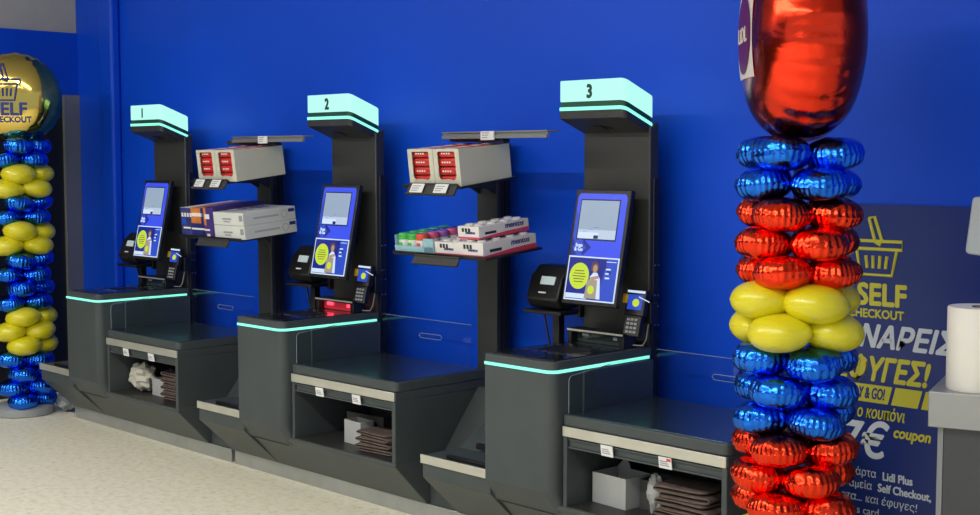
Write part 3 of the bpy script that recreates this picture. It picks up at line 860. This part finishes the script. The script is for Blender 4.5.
# right-hand column
RC = (-2.417, 3.855)
camd = math.atan2(-RC[1], -RC[0])
lay_r = ['blue'] * 2 + ['red'] * 3 + ['yellow'] * 2 + ['blue'] * 3 + ['red'] * 3 + ['yellow']
balloon_column(RC[0], RC[1], 1.721, .0990, lay_r, 0, 'right-hand', camd, set())
def column_stand(cx, cy, z1, label, drape):
    st = thing('balloon_stand', (cx, cy, 0), label, 'stand', 'stands of the balloon columns')
    MB().lathe([(.19, 0), (.2, .006), (.2, .05), (.18, .065), (.03, .07)], 40).build('base', M['standgrey'], st, smooth=40)
    MB().lathe([(.016, .06), (.016, z1)], 14).build('pole', M['pole'], st)
    return st
column_stand(RC[0], RC[1], 1.80, 'round stand base and pole inside the right-hand balloon column', False)
# left-hand column
LC = (-8.41, 3.90)
camd_l = math.atan2(-LC[1], -LC[0])
lay_l = ['blue'] * 2 + ['yellow'] * 2 + ['blue'] * 2 + ['yellow'] * 2 + ['blue'] * 4 + ['yellow'] * 3 + ['blue'] * 4
skip = {(k, q) for k in range(20) for q in ('left', 'right rear')}
balloon_column(LC[0], LC[1], 1.795, .0943, lay_l, 28, 'left-hand', camd_l, skip)
ls = column_stand(LC[0], LC[1], 1.86, 'round grey stand base under the left-hand balloon column', True)
crumple('plastic_wrap', LC[0] + .155, LC[1] + .235, 0.002, .085, .06, .06, M['cloth'], 'crumpled grey plastic wrap by the base of the left balloon column', 'plastic wrap', 5)

def big_balloon(name, loc, Rr, Th, normal_az, fm, label, seed, deco, pleats=26, tilt=0):
    o = thing(name, loc, label, 'balloon', 'large foil balloons topping the columns', (R(90 + tilt), 0, normal_az + R(90)))
    # local: x to the right of the face, y up, z = face normal
    rg = pillow(Rr, Th, pleats, .020, seed, nt=160, na=18, flange=.004, wr=.006, square=.62)
    MB().loft(rg).build('foil_skin', M[fm], o, smooth=60)
    def surf(p, lift):
        r_ = min(math.hypot(p[0], p[1]) / Rr, .97)
        ca = r_ ** (1 / .62); sa = math.sqrt(max(0, 1 - ca * ca))
        return Vector((p[0], p[1], Th * sa ** .92 + lift))
    deco(o, surf)
    return o
def deco_logo(o, surf):
    def patch(m, f, nu, nv, lift):
        vs = [surf(f(i / nu, j / nv), lift) for j in range(nv + 1) for i in range(nu + 1)]
        fs = [(j * (nu + 1) + i, j * (nu + 1) + i + 1, (j + 1) * (nu + 1) + i + 1, (j + 1) * (nu + 1) + i) for j in range(nv) for i in range(nu)]
        m.add(vs, fs)
    m = MB(); S = .145
    m.mi = 0; patch(m, lambda u, v: (-S + 2 * S * u, -S + 2 * S * v - .004), 16, 16, .0035)
    m.mi = 1; patch(m, lambda u, v: (S * .9 * v * math.cos(2 * math.pi * u), -.004 + S * .9 * v * math.sin(2 * math.pi * u)), 40, 8, .0055)
    m.mi = 0; m.text('LiDL', .070, Matrix(), 'c', .03, 0, 1.3, mapf=lambda p: surf((p.x, p.y - .028), 0.0075 + p.z))
    m.build('logo', [M['logo_cream'], M['logo_maroon']], o, smooth=0)
def basket(m, f, s, th):
    """shopping basket pictogram around (0,0), unit height s, strokes th; f maps a polyline to geometry"""
    f([(-.50, .22), (.50, .22), (.50, .05), (-.50, .05), (-.50, .22)])
    f([(-.40, .05), (-.31, -.50), (.31, -.50), (.40, .05)])
    for k in range(4): f([(-.21 + .14 * k, -.09), (-.18 + .12 * k, -.36)])
    f([(-.16, .70), (-.03, .20), (.06, .14), (.10, .24), (-.05, .74), (-.16, .70)])
def deco_basket(o, surf):
    m = MB(); s = .19
    def f(pl):
        q = []
        for a, b in zip(pl[:-1], pl[1:]):
            for i in range(6): q.append((a[0] + (b[0] - a[0]) * i / 6, a[1] + (b[1] - a[1]) * i / 6))
        q.append(pl[-1])
        m.tube([surf((x_ * s - .035, y_ * s + .075), .005) for x_, y_ in q], .0055, 6)
    basket(m, f, s, .0055)
    m.text('SELF', .115, Matrix(), 'c', .03, 0, 1.0, mapf=lambda p: surf((p.x - .01, p.y - .115), .005 + p.z))
    m.text('CHECKOUT', .052, Matrix(), 'c', .03, 0, .95, mapf=lambda p: surf((p.x - .01, p.y - .162), .005 + p.z))
    m.build('logo', M['logo_blue'], o, smooth=0)
big_balloon('foil_balloon', (RC[0], RC[1], 2.12), .362, .188, camd - R(79), 'f_bigred', 'huge red foil balloon with shop logo topping the right-hand column', 2, deco_logo)
big_balloon('foil_balloon', (LC[0], LC[1], 2.105), .30, .19, camd_l - R(8), 'f_gold', 'round gold foil balloon with basket print topping the left-hand column', 4, deco_basket)

# ------------------------------------------------------------ wall poster
PY = WY - .012
po = thing('wall_poster', (-2.35, WY, 0.0), 'navy self checkout poster on the blue wall behind the right-hand balloon column', 'poster')
D = T((2.35, -WY, 0))
MB(D).box(-2.98, -1.72, PY, WY, .05, 1.527).build('sheet', M['poster'], po, smooth=0)
m = MB(D); m.mi = 0
s = .215; bx, bz = -2.553, 1.345
def f(pl): m.tube([(bx + x_ * s, PY - .001, bz + z_ * s * .85) for x_, z_ in pl], .0068, 6)
basket(m, f, s, .006)
def tx(mi, body, size, x_, z_, al='r', bold=.03, shear=0.0, sx=1.0):
    m.mi = mi; m.text(body, size, T((x_, PY - .001, z_)) @ FACE, al, bold, shear, sx)
tx(0, 'SELF', .118, -2.427, 1.137, 'r', .035, 0, .93)
tx(0, 'CHECKOUT', .047, -2.434, 1.086, 'r', .03, 0, .93)
tx(1, 'ΣΚΑΝΑΡΕΙΣ', .118, -2.215, .972, 'r', .035, .28, .93)
tx(0, 'ΕΦΥΓΕΣ!', .125, -2.322, .840, 'r', .035, .28, .74)
m.mi = 0; m.prism([(-2.86, .752), (-2.492, .752), (-2.474, .822), (-2.86, .822)], 'y', PY - .0015, PY)
m.prism([(-2.478, .752), (-2.368, .752), (-2.350, .822), (-2.460, .822)], 'y', PY - .0015, PY)
m.prism([(-2.354, .752), (-2.29, .752), (-2.272, .822), (-2.336, .822)], 'y', PY - .0015, PY)
tx(2, 'SCAN, PAY & GO!', .062, -2.505, .767, 'r', .025, .22, .50)
tx(0, 'ο κουπόνι', .066, -2.42, .690, 'r', .015, .22, .67)
tx(1, '7€', .195, -2.485, .535, 'r', .02, .2, .9)
tx(0, 'coupon', .060, -2.312, .628, 'r', .03, .22, .85)
tx(1, 'άρτα', .045, -2.535, .455, 'r', .0, 0, .85); tx(1, 'Lidl Plus', .045, -2.382, .452, 'r', .03, 0, .85)
tx(1, 'αμεία', .045, -2.552, .404, 'r', .0, 0, .85); tx(1, 'Self Checkout,', .045, -2.305, .404, 'r', .03, 0, .84)
tx(1, 'ρτα... και έφυγες!', .045, -2.36, .352, 'r', .0, .1, .9)
tx(1, 'lus card', .045, -2.52, .302, 'r', .0, 0, .9)
m.build('print', [M['p_yellow'], M['p_white'], M['p_ink']], po, smooth=0)

# ------------------------------------------------------------ desk at the right edge
DK = (-1.997, 3.982); DR = 18
def dw(u, v, z=0):
    a = R(DR); return (DK[0] + u * math.cos(a) - v * math.sin(a), DK[1] + u * math.sin(a) + v * math.cos(a), z)
dk = thing('packing_desk', dw(.27, .2), 'grey packing desk with pale worktop at the right edge, paper roll on it', 'desk', None, (0, 0, R(DR)))
D = T((-.27, -.2, 0))
MB(D).box(0, .55, 0, .42, .832, .95).build('worktop', M['desk'], dk, bevel=.004)
MB(D).box(.045, 0.53, .03, .41, 0, .832).build('cabinet', M['deskbody'], dk, bevel=.003)
MB(D).box(.028, .045, .028, .41, 0, .832).build('edge_strip', M['deskedge'], dk)
pr = thing('paper_roll', dw(.135, .115, .95), 'white paper towel roll standing on the grey desk', 'paper roll')
MB().lathe([(.022, .002), (.095, 0), (.098, .004), (.098, .268), (.095, .272), (.022, .27)], 40).build('paper', M['paper'], pr, smooth=40)
MB().lathe([(.023, .001), (.023, .2735), (.020, .2735), (.020, .01)], 24).build('core', M['tube'], pr, smooth=40)
dv = thing('tablet_display', dw(.32, .15, .95), 'pale grey display back on a post above the desk, cut by the frame', 'display')
DD = RZ(DR)
MB(DD).lathe([(.07, 0), (.07, .012), (.015, .02)], 24).build('foot', M['device'], dv, smooth=40)
MB(DD).box(-.012, .012, .0, .02, .015, .55).build('post', M['device'], dv, bevel=.003)
MB(DD @ T((-.235, 0, .443)) @ RY(6)).prism(rounded(0, .36, 0, .19, .015, ('fl', 'fr', 'br', 'bl'), 4), 'y', -.03, 0).build('panel', M['device'], dv, bevel=.006)
